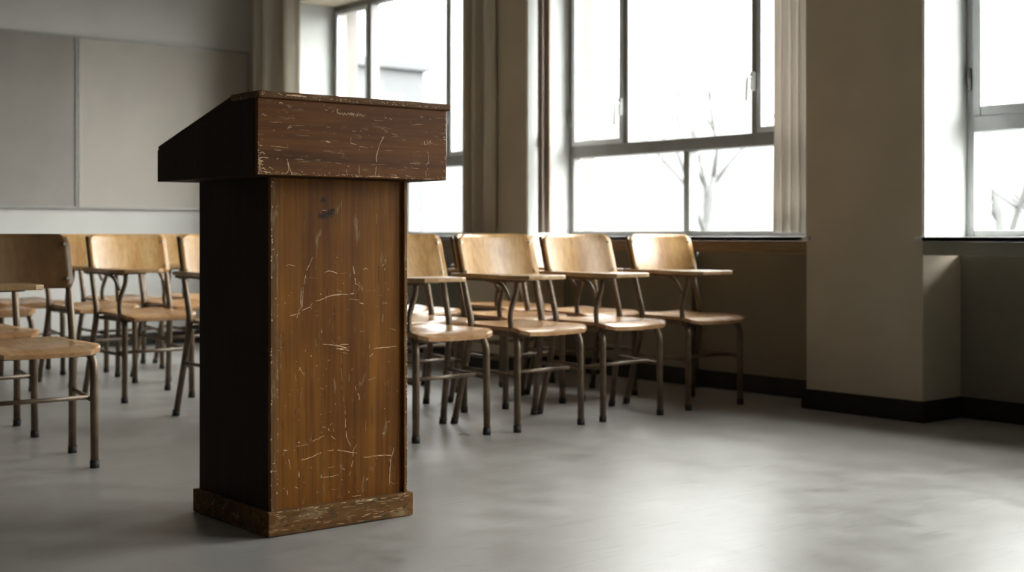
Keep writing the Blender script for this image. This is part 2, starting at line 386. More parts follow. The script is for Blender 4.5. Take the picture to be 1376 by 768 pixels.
MARKS_BODY = [
  (1.6, [(1.9714,0.7754),(1.9623,0.7557),(1.952,0.7385),(1.9452,0.7064),(1.9424,0.6916)]),
  (1.8, [(1.935,0.6893),(1.9328,0.6621),(1.9339,0.6324),(1.9238,0.619)]),
  (1.2, [(1.9413,0.6916),(1.9384,0.657),(1.9373,0.6274)]),
  (1.4, [(1.8863,0.7528),(1.8946,0.7556),(1.9198,0.7503)]),
  (1.6, [(2.0112,0.7324),(2.0257,0.7357),(2.0432,0.7324),(2.0608,0.725)]),
  (1.6, [(1.9367,0.6249),(1.9623,0.634),(1.9709,0.6451)]),
  (1.6, [(1.9823,0.6492),(2.0141,0.6587)]),
  (3, [(2.0141,0.6597),(2.0374,0.6651),(2.0708,0.6672)]),
  (1.2, [(2.052,0.6778),(2.0697,0.6743)]),
  (1.6, [(2.0025,0.9101),(2.017,0.9093)]),
  (2, [(1.9967,0.6703),(2.0002,0.6682)]),
  (2.6, [(2.108,0.7482),(2.1122,0.7252),(2.1158,0.6945)]),
  (3, [(2.0457,0.6664),(2.0693,0.6678),(2.0901,0.6662)]),
  (2.4, [(2.096,0.667),(2.111,0.6676),(2.12,0.674)]),
  (1.2, [(2.117,0.697),(2.129,0.6906)]),
  (1.2, [(2.1411,0.7375),(2.1532,0.7414),(2.1605,0.7346)]),
  (1.2, [(2.096,0.6518),(2.129,0.6487)]),
  (2.6, [(2.129,0.6405),(2.1441,0.637)]),
  (1, [(2.1532,0.6757),(2.1838,0.6738)]),
  (1.4, [(2.2072,0.7467),(2.2171,0.7528),(2.2171,0.7336)]),
  (0.8, [(2.0634,0.7261),(2.0871,0.7282)]),
  (1.3, [(2.2084,0.638),(2.227,0.6363)]),
  (1.2, [(2.2301,0.6788),(2.232,0.6736)]),
  (1.0, [(2.0457,0.7289),(2.0545,0.7268)]),
  (0.8, [(2.0681,0.9715),(2.0669,0.9006),(2.0693,0.8348)]),
  (0.7, [(2.1887,0.9018),(2.1887,0.8709)]),
  (1.6, [(1.8984,0.6127),(1.9123,0.6122),(1.9211,0.6157)]),
  (1.6, [(1.9198,0.6035),(1.9224,0.6157),(1.932,0.6184)]),
  (1.4, [(1.9285,0.4648),(1.9303,0.4601),(1.9417,0.4416)]),
  (1.6, [(1.9268,0.4553),(1.932,0.4627)]),
  (1.6, [(2.0054,0.525),(2.0257,0.5236),(2.0439,0.5218)]),
  (3, [(2.0439,0.5211),(2.0575,0.5196),(2.0708,0.5181)]),
  (3.2, [(2.0507,0.5113),(2.0708,0.5102)]),
  (1.6, [(1.9665,0.4972),(1.9665,0.4914)]),
  (0.7, [(1.9386,0.4064),(1.932,0.38),(1.9268,0.3343)]),
  (1.8, [(2.0212,0.4785),(2.0279,0.4789)]),
  (3.2, [(2.0457,0.52),(2.064,0.5167),(2.0871,0.5099)]),
  (2.8, [(2.0526,0.5098),(2.0732,0.5075),(2.0848,0.5093)]),
  (1.6, [(2.0802,0.5056),(2.0941,0.5032)]),
  (1.6, [(2.064,0.523),(2.0917,0.5208)]),
  (2, [(2.1787,0.5042),(2.2098,0.505),(2.2608,0.5063)]),
  (2.2, [(2.164,0.481),(2.1763,0.4891)]),
  (1.2, [(2.1141,0.3974),(2.1178,0.3852)]),
  (2.4, [(2.1234,0.3761),(2.1281,0.3685),(2.129,0.3565)]),
  (1.2, [(2.2123,0.606),(2.2098,0.5799)]),
  (0.8, [(2.0677,0.4913),(2.0668,0.4401),(2.0714,0.3768),(2.0802,0.3367)]),
  (1, [(2.101,0.4458),(2.108,0.4494)]),
  (1.6, [(2.0801,0.3318),(2.0819,0.286),(2.086,0.2501),(2.098,0.2236)]),
  (1.3, [(1.9723,0.251),(2.0097,0.2624)]),
  (1.2, [(2.0022,0.2882),(2.0214,0.2874),(2.0371,0.2961)]),
  (2.2, [(2.0231,0.2822),(2.0266,0.2749)]),
  (1.5, [(2.033,0.2592),(2.0488,0.2486)]),
  (2, [(1.9229,0.2529),(1.9302,0.2512)]),
  (0.9, [(1.9184,0.2405),(1.9495,0.2423),(1.978,0.2505)]),
  (2, [(1.9336,0.2004),(1.9666,0.2058),(2.0068,0.2166)]),
  (2, [(2.0214,0.2191),(2.0477,0.2185),(2.0771,0.2114),(2.1219,0.2008)]),
  (1.5, [(2.1189,0.2276),(2.1069,0.2074),(2.1069,0.1819),(2.1009,0.1572),(2.0938,0.1402)]),
  (2.2, [(2.146,0.186),(2.1796,0.1876),(2.2165,0.1858),(2.2539,0.1809)]),
  (1.6, [(2.2508,0.2057),(2.2445,0.1829),(2.2364,0.163)]),
  (2, [(2.2302,0.1714),(2.2426,0.1665)]),
  (2, [(2.2383,0.168),(2.2364,0.1318),(2.2339,0.0957)]),
  (2, [(1.8765,0.2358),(1.8904,0.2334)]),
  (2.2, [(1.8932,0.2071),(1.8976,0.1943)]),
  (1.4, [(1.8976,0.1943),(1.8999,0.1793)]),
  (1.8, [(1.9257,0.1691),(1.928,0.1515)]),
  (1.8, [(1.9982,0.1425),(2.0011,0.1522)]),
  (1.2, [(1.9982,0.1435),(2.0301,0.1428),(2.0594,0.1456)]),
  (1.6, [(2.0742,0.1626),(2.0783,0.1571)]),
  (2, [(1.8887,0.1216),(1.891,0.1076)]),
  (1.6, [(1.9128,0.1286),(1.924,0.1223)]),
  (1.8, [(2.1521,0.1182),(2.16,0.125)]),
  (2, [(2.2103,0.2517),(2.2178,0.25)]),
  (1.2, [(2.2258,0.2824),(2.2364,0.2846)]),
  (1.4, [(2.1039,0.0775),(2.134,0.0758)]),
  (1.4, [(2.092,0.0947),(2.0938,0.0878)]),
  (1.2, [(2.1225,0.0925),(2.1261,0.088)]),
  (0.8, [(2.0301,0.1067),(2.0535,0.1028)]),
]
MARKS_STILE = [
  (1.8, [(1.8481,0.9179),(1.8514,0.917)]),
  (2, [(1.8328,0.7965),(1.8415,0.8013)]),
  (2, [(1.8448,0.6627),(1.8481,0.6601)]),
  (1.8, [(1.8351,0.183),(1.8422,0.1798),(1.8488,0.1815)]),
  (1.6, [(1.8368,0.2022),(1.8444,0.2038)]),
]
# ---------------------------------------------------------------- the room
# X runs towards the window wall, Y away along it, Z up (metres)
XP, XW, XO = 5.20, 5.54, 5.74        # pier face, window plane, outer face
Y0, YB = -5.0, 9.68
X0 = -4.8
ZC, ZH, ZS = 3.2, 2.62, .83          # ceiling, window head, sill top
OPEN = [(6.90, 9.02), (4.134, 6.25), (1.37, 3.484), (-1.40, .72)]

def struct(name, bm, mats, label, cat, parent=None):
    o = obj(name, bm, mats, parent)
    if parent is None: tag(o, label, cat, kind='structure')
    return o

bm = new(); bx(bm, X0 - .1, XO, Y0 - .1, YB + .1, -.1, 0)
struct('floor', bm, 'floor', 'worn pale grey floor with scuffs and a soft sheen', 'floor')
bm = new(); bx(bm, X0 - .1, XO, Y0 - .1, YB + .1, ZC, ZC + .1)
struct('ceiling', bm, 'ceiling', 'plain ceiling above the classroom', 'ceiling')
bm = new(); bx(bm, X0 - .1, XO, YB, YB + .1, 0, ZC)
struct('wall_back', bm, 'wall_back', 'pale wall carrying the two beige boards', 'wall')
bm = new(); bx(bm, X0 - .1, X0, Y0 - .1, YB, 0, ZC)
struct('wall_left', bm, 'wall_dark', 'far side wall opposite the windows', 'wall')
bm = new(); bx(bm, X0, XO, Y0 - .1, Y0, 0, ZC)
struct('wall_front', bm, 'wall', 'wall at the near end of the classroom', 'wall')

# window wall: piers, lintel and recessed parapets in one shell
bm = new()
ys = [YB] + [y for a, b in OPEN for y in (b, a)] + [Y0]
for k in range(0, len(ys), 2):
    hi, lo = ys[k], ys[k + 1]
    if hi - lo > .01: bx(bm, XP, XO - .08, lo, hi, 0, ZC, .006)
for a, b in OPEN:
    bx(bm, XP, XO - .08, a - .003, b + .003, ZH, ZC)
struct('wall_right', bm, 'wall', 'beige window wall with broad plain piers between the windows', 'wall')
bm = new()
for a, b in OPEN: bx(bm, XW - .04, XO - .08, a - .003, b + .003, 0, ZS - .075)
struct('wall_parapet', bm, 'recess', 'shade-darkened recessed wall below the window sills', 'wall')
bm = new()
for k in range(0, len(ys), 2):
    hi, lo = ys[k], ys[k + 1]
    bx(bm, XO - .085, XO + .02, lo, hi, -.5, ZC + .2)
for a, b in OPEN:
    bx(bm, XO - .085, XO + .02, a, b, -.5, ZS - .04); bx(bm, XO - .085, XO + .02, a, b, ZH + .02, ZC + .2)
struct('wall_outer', bm, 'brick_outside', 'outer masonry seen past the window frames', 'wall')

# white painted window reveals (thin plaster returns on the pier sides)
bm = new()
for a, b in OPEN:
    bx(bm, XP + .006, XW + .03, b - .006, b + .004, ZS, ZH); bx(bm, XP + .006, XW + .03, a - .004, a + .006, ZS, ZH)
struct('trim_1', bm, 'reveal', 'white painted reveals beside the windows', 'trim')

# baseboards
bm = new()
T = .018
for k in range(0, len(ys), 2):
    hi, lo = ys[k], ys[k + 1]
    bx(bm, XP - T, XP + .002, lo - T, hi + (T if k else 0), 0, .095, .004)
    if k: bx(bm, XP, XW - .04, hi - .002, hi + T, 0, .095, .004)
    if k < len(ys) - 2: bx(bm, XP, XW - .04, lo - T, lo + .002, 0, .095, .004)
for a, b in OPEN: bx(bm, XW - .04 - T, XW - .038, a, b, 0, .095, .004)
struct('baseboard_right', bm, 'black', 'black baseboard along the window wall', 'baseboard')
bm = new(); bx(bm, X0, XP - T, YB - T, YB + .002, 0, .095, .004)
struct('baseboard_back', bm, 'black', 'black baseboard along the back wall', 'baseboard')

# window sills (each can be lifted off: board and apron)
sill_lab = ['window sill farthest from the camera, in the back corner behind the lectern',
            'brown wooden window sill behind the row of chairs',
            'grey painted window sill at the right edge of the picture', None]
for i, (a, b) in enumerate(OPEN):
    r = thing('trim_%d' % (i + 2), sill_lab[i] or 'window sill nearer the camera, outside the picture', 'window sill', (XP, (a + b) / 2, ZS), kind='structure')
    w = (b - a) / 2
    bm = new()
    bx(bm, -.022, XW - XP + .03, -w + .006, w - .006, -.022, 0, .004)
    bx(bm, -.022, .004, -w - .03, w + .03, -.022, 0, .004)
    obj('sill_board', bm, 'sill_top', r)
    bm = new(); bx(bm, .004, .03, -w + .002, w - .002, -.082, -.0225, .003)
    obj('apron', bm, 'sill_wood' if i < 2 else 'sill_paint', r)

# ---------------------------------------------------------------- windows
def window(idx, a, b, label):
    """frame in the plane X = XW; a (near end, smaller Y) .. b; seen from inside"""
    r = thing('window_%d' % idx, label, 'window', (XW, a, ZS), kind='structure')
    W, H = b - a, ZH - ZS
    F, D = .045, .07
    zt0, zt1 = 1.312 - ZS, 1.385 - ZS
    bm = new()                                           # outer frame + transom
    bx(bm, 0, D, .006, F, 0, H, .004); bx(bm, 0, D, W - F, W - .006, 0, H, .004)
    bx(bm, 0, D, F, W - F, 0, .03, .004); bx(bm, 0, D, F, W - F, H - F, H, .004)
    bx(bm, -.01, D, F, W - F, zt0, zt1, .005)
    obj('frame', bm, 'alu' if idx != 3 else 'alu_light', r)
    y1, y2, yl = .61, 1.60, 1.11
    for y, w2, z0, z1 in ((y1, .022, zt1, H - F), (y2, .018, zt1, H - F), (yl, .022, .03, zt0)):
        bm = new(); bx(bm, -.006, D, y - w2, y + w2, z0, z1, .004)
        obj('mullion', bm, 'alu', r)
    # opening sashes on both sides of the wide middle light
    for (s0, s1) in ((F, y1 - .022), (y2 + .018, W - F)):
        s = .030 if idx != 3 else .042
        bm = new()
        bx(bm, -.016, .03, s0, s0 + s, zt1, H - F, .004); bx(bm, -.016, .03, s1 - s, s1, zt1, H - F, .004)
        bx(bm, -.016, .03, s0 + s, s1 - s, zt1, zt1 + s, .004); bx(bm, -.016, .03, s0 + s, s1 - s, H - F - s, H - F, .004)
        obj('sash', bm, 'alu_light', r)
    for p0, p1, q0, q1 in ((F, y1 - .022, zt1, H - F), (y1 + .022, y2 - .018, zt1, H - F), (y2 + .018, W - F, zt1, H - F),
                           (F, yl - .022, .03, zt0), (yl + .022, W - F, .03, zt0)):
        bm = new(); bx(bm, .030, .036, p0, p1, q0, q1)
        obj('pane', bm, 'glass', r)
    # lever handles
    for y, zz in ((y1, 1.66 - ZS), (y2 + .03, 1.60 - ZS)):
        bm = new()
        bx(bm, -.030, -.006, y - .013, y + .013, zz - .05, zz + .05, .004)
        tube(bm, smooth_path([(-.028, y, zz + .02), (-.062, y, zz + .02), (-.066, y + .004, zz - .11)], .02), .009, 8)
        obj('handle', bm, 'handle', r)
    # hinge knuckle on the far jamb
    bm = new(); tube(bm, [(-.014, W - F + .016, zt1 + .12), (-.014, W - F + .016, zt1 + .22)], .011, 10)
    obj('hinge', bm, 'alu', r)
    return r

wl = ['metal framed window in the far corner, partly hidden by the lectern',
      'large metal framed window behind the chairs with a white lever handle',
      'window cut by the right edge of the picture, bare trees outside', 'window nearer the camera']
for i, (a, b) in enumerate(OPEN): window(i + 1, a, b, wl[i])

# small latch plate on the left reveal of the middle window
bm = new()
bx(bm, -.010, .012, -.012, 0, -.045, .045, .003); tube(bm, [(0, -.012, .01), (0, -.03, .01), (.0, -.032, -.03)], .006, 8)
tag(obj('wall_latch', bm, 'alu', None, (XP + .10, 6.244, 1.42)), 'small grey metal latch on the white reveal left of the middle window', 'latch')

# dark steel pipe standing against the recess
bm = new()
tube(bm, [(0, 0, .0), (0, 0, ZS - .076)], .020, 12)
tube(bm, [(0, 0, .0), (0, 0, .02)], .036, 14)
tag(obj('heating_pipe', bm, 'pipe', None, (XW - .09, 5.10, 0)), 'thin dark upright pipe from floor to sill behind the rightmost chair', 'pipe')

# ---------------------------------------------------------------- curtains
def drape(name, label, x0, x1, y0, y1, folds, amp, mat, z0=ZS + .02, z1=ZC - .004, seed=1, group=None):
    """pleated cloth hanging from a ceiling track, footprint from (x0,y0) to (x1,y1)"""
    rd = random.Random(seed)
    A = Vector((x0, y0, 0)); B = Vector((x1, y1, 0)); L = B - A; n = Vector((L.y, -L.x, 0)).normalized()
    nx = folds * 10; nz = 10; ph = [rd.uniform(-.5, .5) for _ in range(folds + 2)]
    root = thing(name, label, 'curtain', (x0, y0, 0), group=group)
    bm = new(); th = .006
    grid = [[], []]
    for side, off in ((0, 0.0), (1, th)):
        for i in range(nx + 1):
            u = i / nx; col = []
            for j in range(nz + 1):
                v = j / nz
                k = u * folds; wgt = 1 + .25 * ph[int(k)] + .12 * (1 - v) * math.sin(k * 1.7)
                d = amp * wgt * (.5 - .5 * math.cos(2 * PI * k)) + .004 * math.sin(9 * v + 3 * k) * (1 - v)
                s = u + .012 * math.sin(2 * PI * k + ph[0])
                p = L * s + n * (d + off); col.append(bm.verts.new((p.x, p.y, z0 + (z1 - z0) * v)))
            grid[side].append(col)
    for g in grid:
        for i in range(nx):
            for j in range(nz):
                f = bm.faces.new((g[i][j], g[i + 1][j], g[i + 1][j + 1], g[i][j + 1])); f.smooth = True
    for i in range(nx):
        for j in (0, nz):
            bm.faces.new((grid[0][i][j], grid[0][i + 1][j], grid[1][i + 1][j], grid[1][i][j]))
    for i in (0, nx):
        for j in range(nz):
            bm.faces.new((grid[0][i][j], grid[1][i][j], grid[1][i][j + 1], grid[0][i][j + 1]))
    obj('cloth', bm, mat, root)
    bm = new()                                            # hem weight / header tape
    P = [(L * (i / nx) + n * (amp * .5)) for i in range(0, nx + 1, 5)]
    tube(bm, [(p.x, p.y, z1 - .01) for p in P], .006, 6)
    obj('header_cord', bm, 'reveal', root)
    return root

drape('drape', 'pale beige drape hanging in the far corner left of the windows', XP - .02, XP - .02, 9.46, 9.12, 2, .15, 'drape', seed=3)
drape('drape', 'narrow beige drape at the left edge of the far window', XP + .02, XP - .005, 9.08, 8.94, 1, .10, 'drape', seed=5)
drape('drape', 'beige drape gathered right of the far window, beside the lectern', XP - .015, XP - .015, 6.80, 6.53, 3, .07, 'drape', seed=8)
drape('drape', 'slim brown drape bunched inside the left end of the middle window', XP + .045, XP + .12, 6.20, 6.16, 2, .035, 'drape_brown', z1=ZH - .002, seed=11)
drape('sheer_curtain', 'pleated sheer curtain gathered at the right end of the middle window', XP + .12, XP + .12, 4.42, 4.155, 5, .045, 'sheer', z1=ZH - .002, seed=14)

# ---------------------------------------------------------------- boards on the back wall
def board(x0, x1, label, mat):
    z0, z1 = 1.03, 2.30
    r = thing('pinboard', label, 'board', ((x0 + x1) / 2, YB, z0), group=None)
    w = (x1 - x0) / 2; h = z1 - z0
    bm = new(); bx(bm, -w + .014, w - .014, -.022, -.001, .014, h - .014, .002); obj('panel', bm, mat, r)
    bm = new()
    bx(bm, -w, w, -.030, -.001, 0, .016, .003); bx(bm, -w, w, -.030, -.001, h - .016, h, .003)
    bx(bm, -w, -w + .016, -.030, -.001, .016, h - .016, .003); bx(bm, w - .016, w, -.030, -.001, .016, h - .016, .003)
    obj('frame', bm, 'board_trim', r)
    return r
board(2.20, 3.738, 'darker taupe fabric board cut by the left edge of the picture', 'board_dark')
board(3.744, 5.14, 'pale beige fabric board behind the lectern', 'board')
# ---------------------------------------------------------------- lectern
def ribbon(bm, pts, w, y, rd, mi=1):
    """raised-fibre scratch on a plane Y=const (facing -Y); pts are (x, z)"""
    P = [Vector((p[0], p[1])) for p in pts]; Q = []
    for a, b in zip(P, P[1:]):
        L = (b - a).length; n = max(2, int(L / .006))
        d = (b - a).normalized() if L > 0 else Vector((1, 0)); q = Vector((-d.y, d.x))
        for k in range(n):
            Q.append(a + (b - a) * k / n + q * rd.gauss(0, .0005))
    Q.append(P[-1]); n = len(Q)
    run = []
    def flush(run):
        if len(run) < 2: return
        up, dn, ub, db = [], [], [], []
        for k, (p, d, ww) in enumerate(run):
            q = Vector((-d.y, d.x)) * ww / 2
            for lst, pp, yy in ((up, p + q, y - .0004), (dn, p - q, y - .0004), (ub, p + q, y + .0006), (db, p - q, y + .0006)):
                lst.append(bm.verts.new((pp.x, yy, pp.y)))
        for k in range(len(run) - 1):
            for q4 in ((up[k], up[k + 1], dn[k + 1], dn[k]), (up[k], ub[k], ub[k + 1], up[k + 1]), (dn[k + 1], db[k + 1], db[k], dn[k])):
                f = bm.faces.new(q4); f.material_index = mi
        for k in (0, -1):
            f = bm.faces.new((up[k], dn[k], db[k], ub[k])); f.material_index = mi
    for i, p in enumerate(Q):
        d = (Q[min(i + 1, n - 1)] - Q[max(i - 1, 0)])
        if d.length == 0: continue
        d.normalize(); t = i / max(1, n - 1)
        ww = w * .001 * (.35 + .65 * math.sin(PI * min(1, .12 + t * .8))) * rd.uniform(.45, 1.1)
        if rd.random() < .10 and len(run) > 2:
            flush(run); run = []
        else: run.append((p, d, ww))
    flush(run)

def chip(bm, x, z, y, s, rd, mi=1, sq=1.0):
    n = rd.randint(6, 10); front = []; back = []
    for k in range(n):
        a = 2 * PI * k / n; r = s * rd.uniform(.62, 1)
        front.append(bm.verts.new((x + r * math.cos(a), y - .0004, z + r * sq * math.sin(a))))
        back.append(bm.verts.new((x + r * math.cos(a), y + .0006, z + r * sq * math.sin(a))))
    f = bm.faces.new(front); f.material_index = mi
    for k in range(n):
        f = bm.faces.new((front[k], back[k], back[(k + 1) % n], front[(k + 1) % n])); f.material_index = mi

rd = random.Random(21)
LX, LY = 2.055, 3.30
lec = thing('lectern', 'scratched dark brown wooden lectern standing alone in the foreground', 'lectern', (LX, LY, 0))
def lobj(name, bm, mats, parent=lec, label=None):
    bmesh.ops.translate(bm, verts=bm.verts[:], vec=(-LX, -LY, 0))
    o = obj(name, bm, mats, parent)
    if label: o['label'] = label
    return o
BX0, BX1, BY0, BY1 = 1.830, 2.2915, 3.313, 3.752
HX0, HX1, HY0, HY1 = 1.729, 2.353, 3.200, 3.828
HB = 1.0
# plinth
bm = new()
bx(bm, 1.815, 2.303, 3.298, 3.330, 0.002, .070, .003)
bx(bm, 1.815, 1.845, 3.328, 3.767, 0.002, .070, .003)
bx(bm, 2.273, 2.303, 3.328, 3.767, 0.002, .070, .003)
for k in range(34):
    x, z = rd.uniform(1.82, 2.27), .0695 - abs(rd.gauss(0, .005)); ribbon(bm, [(x, z), (x + rd.uniform(.005, .03), z + rd.gauss(0, .001))], rd.uniform(.6, 2), 3.298, rd)
for k in range(46):
    x, z = rd.uniform(1.82, 2.27), rd.uniform(.006, .066); ribbon(bm, [(x, z), (x + rd.uniform(.004, .035), z + rd.gauss(0, .0015))], rd.uniform(.4, 1.4), 3.298, rd)
for k in range(22): chip(bm, rd.uniform(1.82, 2.30), rd.uniform(.006, .05), 3.298, rd.uniform(.002, .006), rd, 2, .3)
lobj('plinth', bm, ['wood_base', 'bare', 'ink'], label='battered brown plinth with worn paint')
# sides and stiles
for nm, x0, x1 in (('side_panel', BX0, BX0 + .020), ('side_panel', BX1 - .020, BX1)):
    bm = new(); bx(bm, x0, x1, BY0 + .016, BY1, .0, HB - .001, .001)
    lobj(nm, bm, 'wood_shaded')
bm = new(); bx(bm, BX0, 1.8545, BY0, BY0 + .0165, .068, HB - .001, .0015)
ms = [(w, p) for w, p in MARKS_STILE if p[0][0] < 2]
for w, p in ms: ribbon(bm, p, w, BY0, rd)
for k in range(26): chip(bm, BX0 + abs(rd.gauss(0, .003)) + .001, rd.uniform(.08, .99), BY0, rd.uniform(.0008, .0025), rd, 1, 1.6)
for k in range(16): chip(bm, 1.853 - abs(rd.gauss(0, .002)), rd.uniform(.08, .99), BY0, rd.uniform(.0006, .0016), rd, 1, 2)
lobj('stile', bm, ['wood_edge', 'bare'])
bm = new(); bx(bm, 2.280, BX1, BY0, BY0 + .0165, .068, HB - .001, .0015)
for k in range(40): chip(bm, BX1 - .001 - abs(rd.gauss(0, .0022)), rd.uniform(.08, .8), BY0, rd.uniform(.0006, .002), rd, 1, 1.8)
lobj('stile', bm, ['wood_edge', 'bare'])
# front panel with its scratches and the dark stain
PY = BY0 + .012
bm = new(); bx(bm, 1.850, 2.284, PY, PY + .012, .055, HB - .001)
for w, p in MARKS_BODY: ribbon(bm, p, w * (1.15 if w > 1 else .7), PY, rd)
for k in range(26):
    x, z = rd.uniform(1.87, 2.27), rd.uniform(.10, .72); l = rd.uniform(.004, .03); a = rd.choice([rd.gauss(PI / 2, .15), rd.gauss(0, .25)])
    ribbon(bm, [(x, z), (x + l * math.cos(a), z + l * math.sin(a))], rd.uniform(.4, .9), PY, rd)
for k in range(70): chip(bm, rd.uniform(1.86, 2.275), rd.uniform(.08, .80), PY, rd.uniform(.0005, .0015), rd)
for x, z, s in ((1.964, .897, .004), (2.036, .912, .004), (1.955, .900, .002)): chip(bm, x, z, PY, s, rd, 2, .9)
for k in range(22):
    x, z = rd.uniform(1.87, 2.27), rd.uniform(.12, .80); ribbon(bm, [(x, z), (x + rd.gauss(0, .001), z - rd.uniform(.02, .06))], rd.uniform(.8, 1.6), PY, rd, 2)
lobj('front_panel', bm, ['wood_v', 'bare', 'ink'])
# rear: open, with two inner shelves
for z in (.40, .72):
    bm = new(); bx(bm, BX0 + .0205, BX1 - .0205, PY + .013, BY1 - .01, z, z + .018, .001); lobj('shelf', bm, 'wood_shaded')
bm = new(); bx(bm, BX0 + .0205, BX1 - .0205, PY + .013, BY1 - .005, .050, .068); lobj('bottom_board', bm, 'wood_shaded')
# slanted head
T1, T2 = 1.206, 1.098      # height of the flat top and of the low rear edge
YF = 3.352
def side(x0, x1):
    bm = new(); prism(bm, [(HY0 + .0155, HB), (HY1, HB), (HY1, T2 - .004), (HY1 - .006, T2), (YF, T1), (HY0 + .0155, T1)], x0, x1, 'X', .0012, seg=1)
    return bm
lobj('head_side', side(HX0, HX0 + .018), 'wood_shaded'); lobj('head_side', side(HX1 - .018, HX1), 'wood_shaded')
bm = new(); bx(bm, HX0, HX1, HY0, HY0 + .016, HB, T1, .0018)
for w, p in MARKS_HEAD: ribbon(bm, p, w * 1.2, HY0, rd)
for k in range(120):
    x = HX0 + .002 + min(.62, rd.expovariate(3)); chip(bm, min(x, HX1 - .003), HB + .002 + abs(rd.gauss(0, .004)), HY0, rd.uniform(.0007, .0028), rd, 1, .5)
for k in range(60): chip(bm, HX0 + .0015 + abs(rd.gauss(0, .006)), HB + .002 + abs(rd.gauss(0, .035)), HY0, rd.uniform(.0008, .003), rd, 1, .5)
for k in range(40): chip(bm, HX1 - .0015 - abs(rd.gauss(0, .004)), rd.uniform(HB, T1), HY0, rd.uniform(.0006, .0016), rd, 1, 1.3)
for k in range(26):
    x, z = rd.uniform(HX0 + .02, HX1 - .03), rd.uniform(HB + .01, T1 - .01); l = rd.uniform(.006, .05)
    ribbon(bm, [(x, z), (x + l, z + rd.gauss(0, .0012))], rd.uniform(.35, .8), HY0, rd)
for k in range(60): chip(bm, rd.uniform(HX0, HX1), rd.uniform(HB, T1), HY0, rd.uniform(.0004, .0014), rd)
for k in range(8): chip(bm, rd.uniform(HX0 + .05, HX1), rd.uniform(HB + .05, T1), HY0, rd.uniform(.001, .0025), rd, 2)
lobj('head_front', bm, ['wood_h', 'bare', 'ink'])
bm = new(); bx(bm, HX0 + .0185, HX1 - .0185, HY1 - .016, HY1, HB, T2 - .006, .001); lobj('head_rear', bm, 'wood_h')
bm = new(); bx(bm, HX0 + .0185, HX1 - .0185, HY0 + .0165, HY1 - .0165, HB, HB + .014); lobj('head_floor', bm, 'wood_shaded')
# lid: flat strip and sloping writing board
bm = new(); bx(bm, HX0 - .002, HX1 + .010, HY0 - .008, YF, T1 + .0002, T1 + .019, .004, seg=3)
for k in range(70): chip(bm, rd.uniform(HX0, HX1), T1 + .004 + rd.uniform(0, .011), HY0 - .008, rd.uniform(.0008, .0035), rd, 1, .45)
ribbon(bm, [(1.812, T1 + .011), (1.86, T1 + .011), (1.873, T1 + .010)], 6, HY0 - .008, rd)
lobj('lid', bm, ['wood_lid', 'bare'])
bm = new()
a = math.atan2(T1 - T2, HY1 - YF)
dy, dz = math.sin(a) * .014, math.cos(a) * .014
prism(bm, [(YF + .0006, T1 + .0004), (HY1 - .004, T2 + .0012), (HY1 - .004 + dy * .6, T2 + dz * .6), (YF + .0006 + .002, T1 + .015)], HX0 + .001, HX1 - .001, 'X', .001, seg=1)
lobj('writing_slope', bm, 'wood_shaded')
bm = new(); bx(bm, HX0 + .06, HX1 - .06, HY1 - .030, HY1 - .016, T2 + .016, T2 + .032, .003); lobj('paper_ledge', bm, 'wood_h')
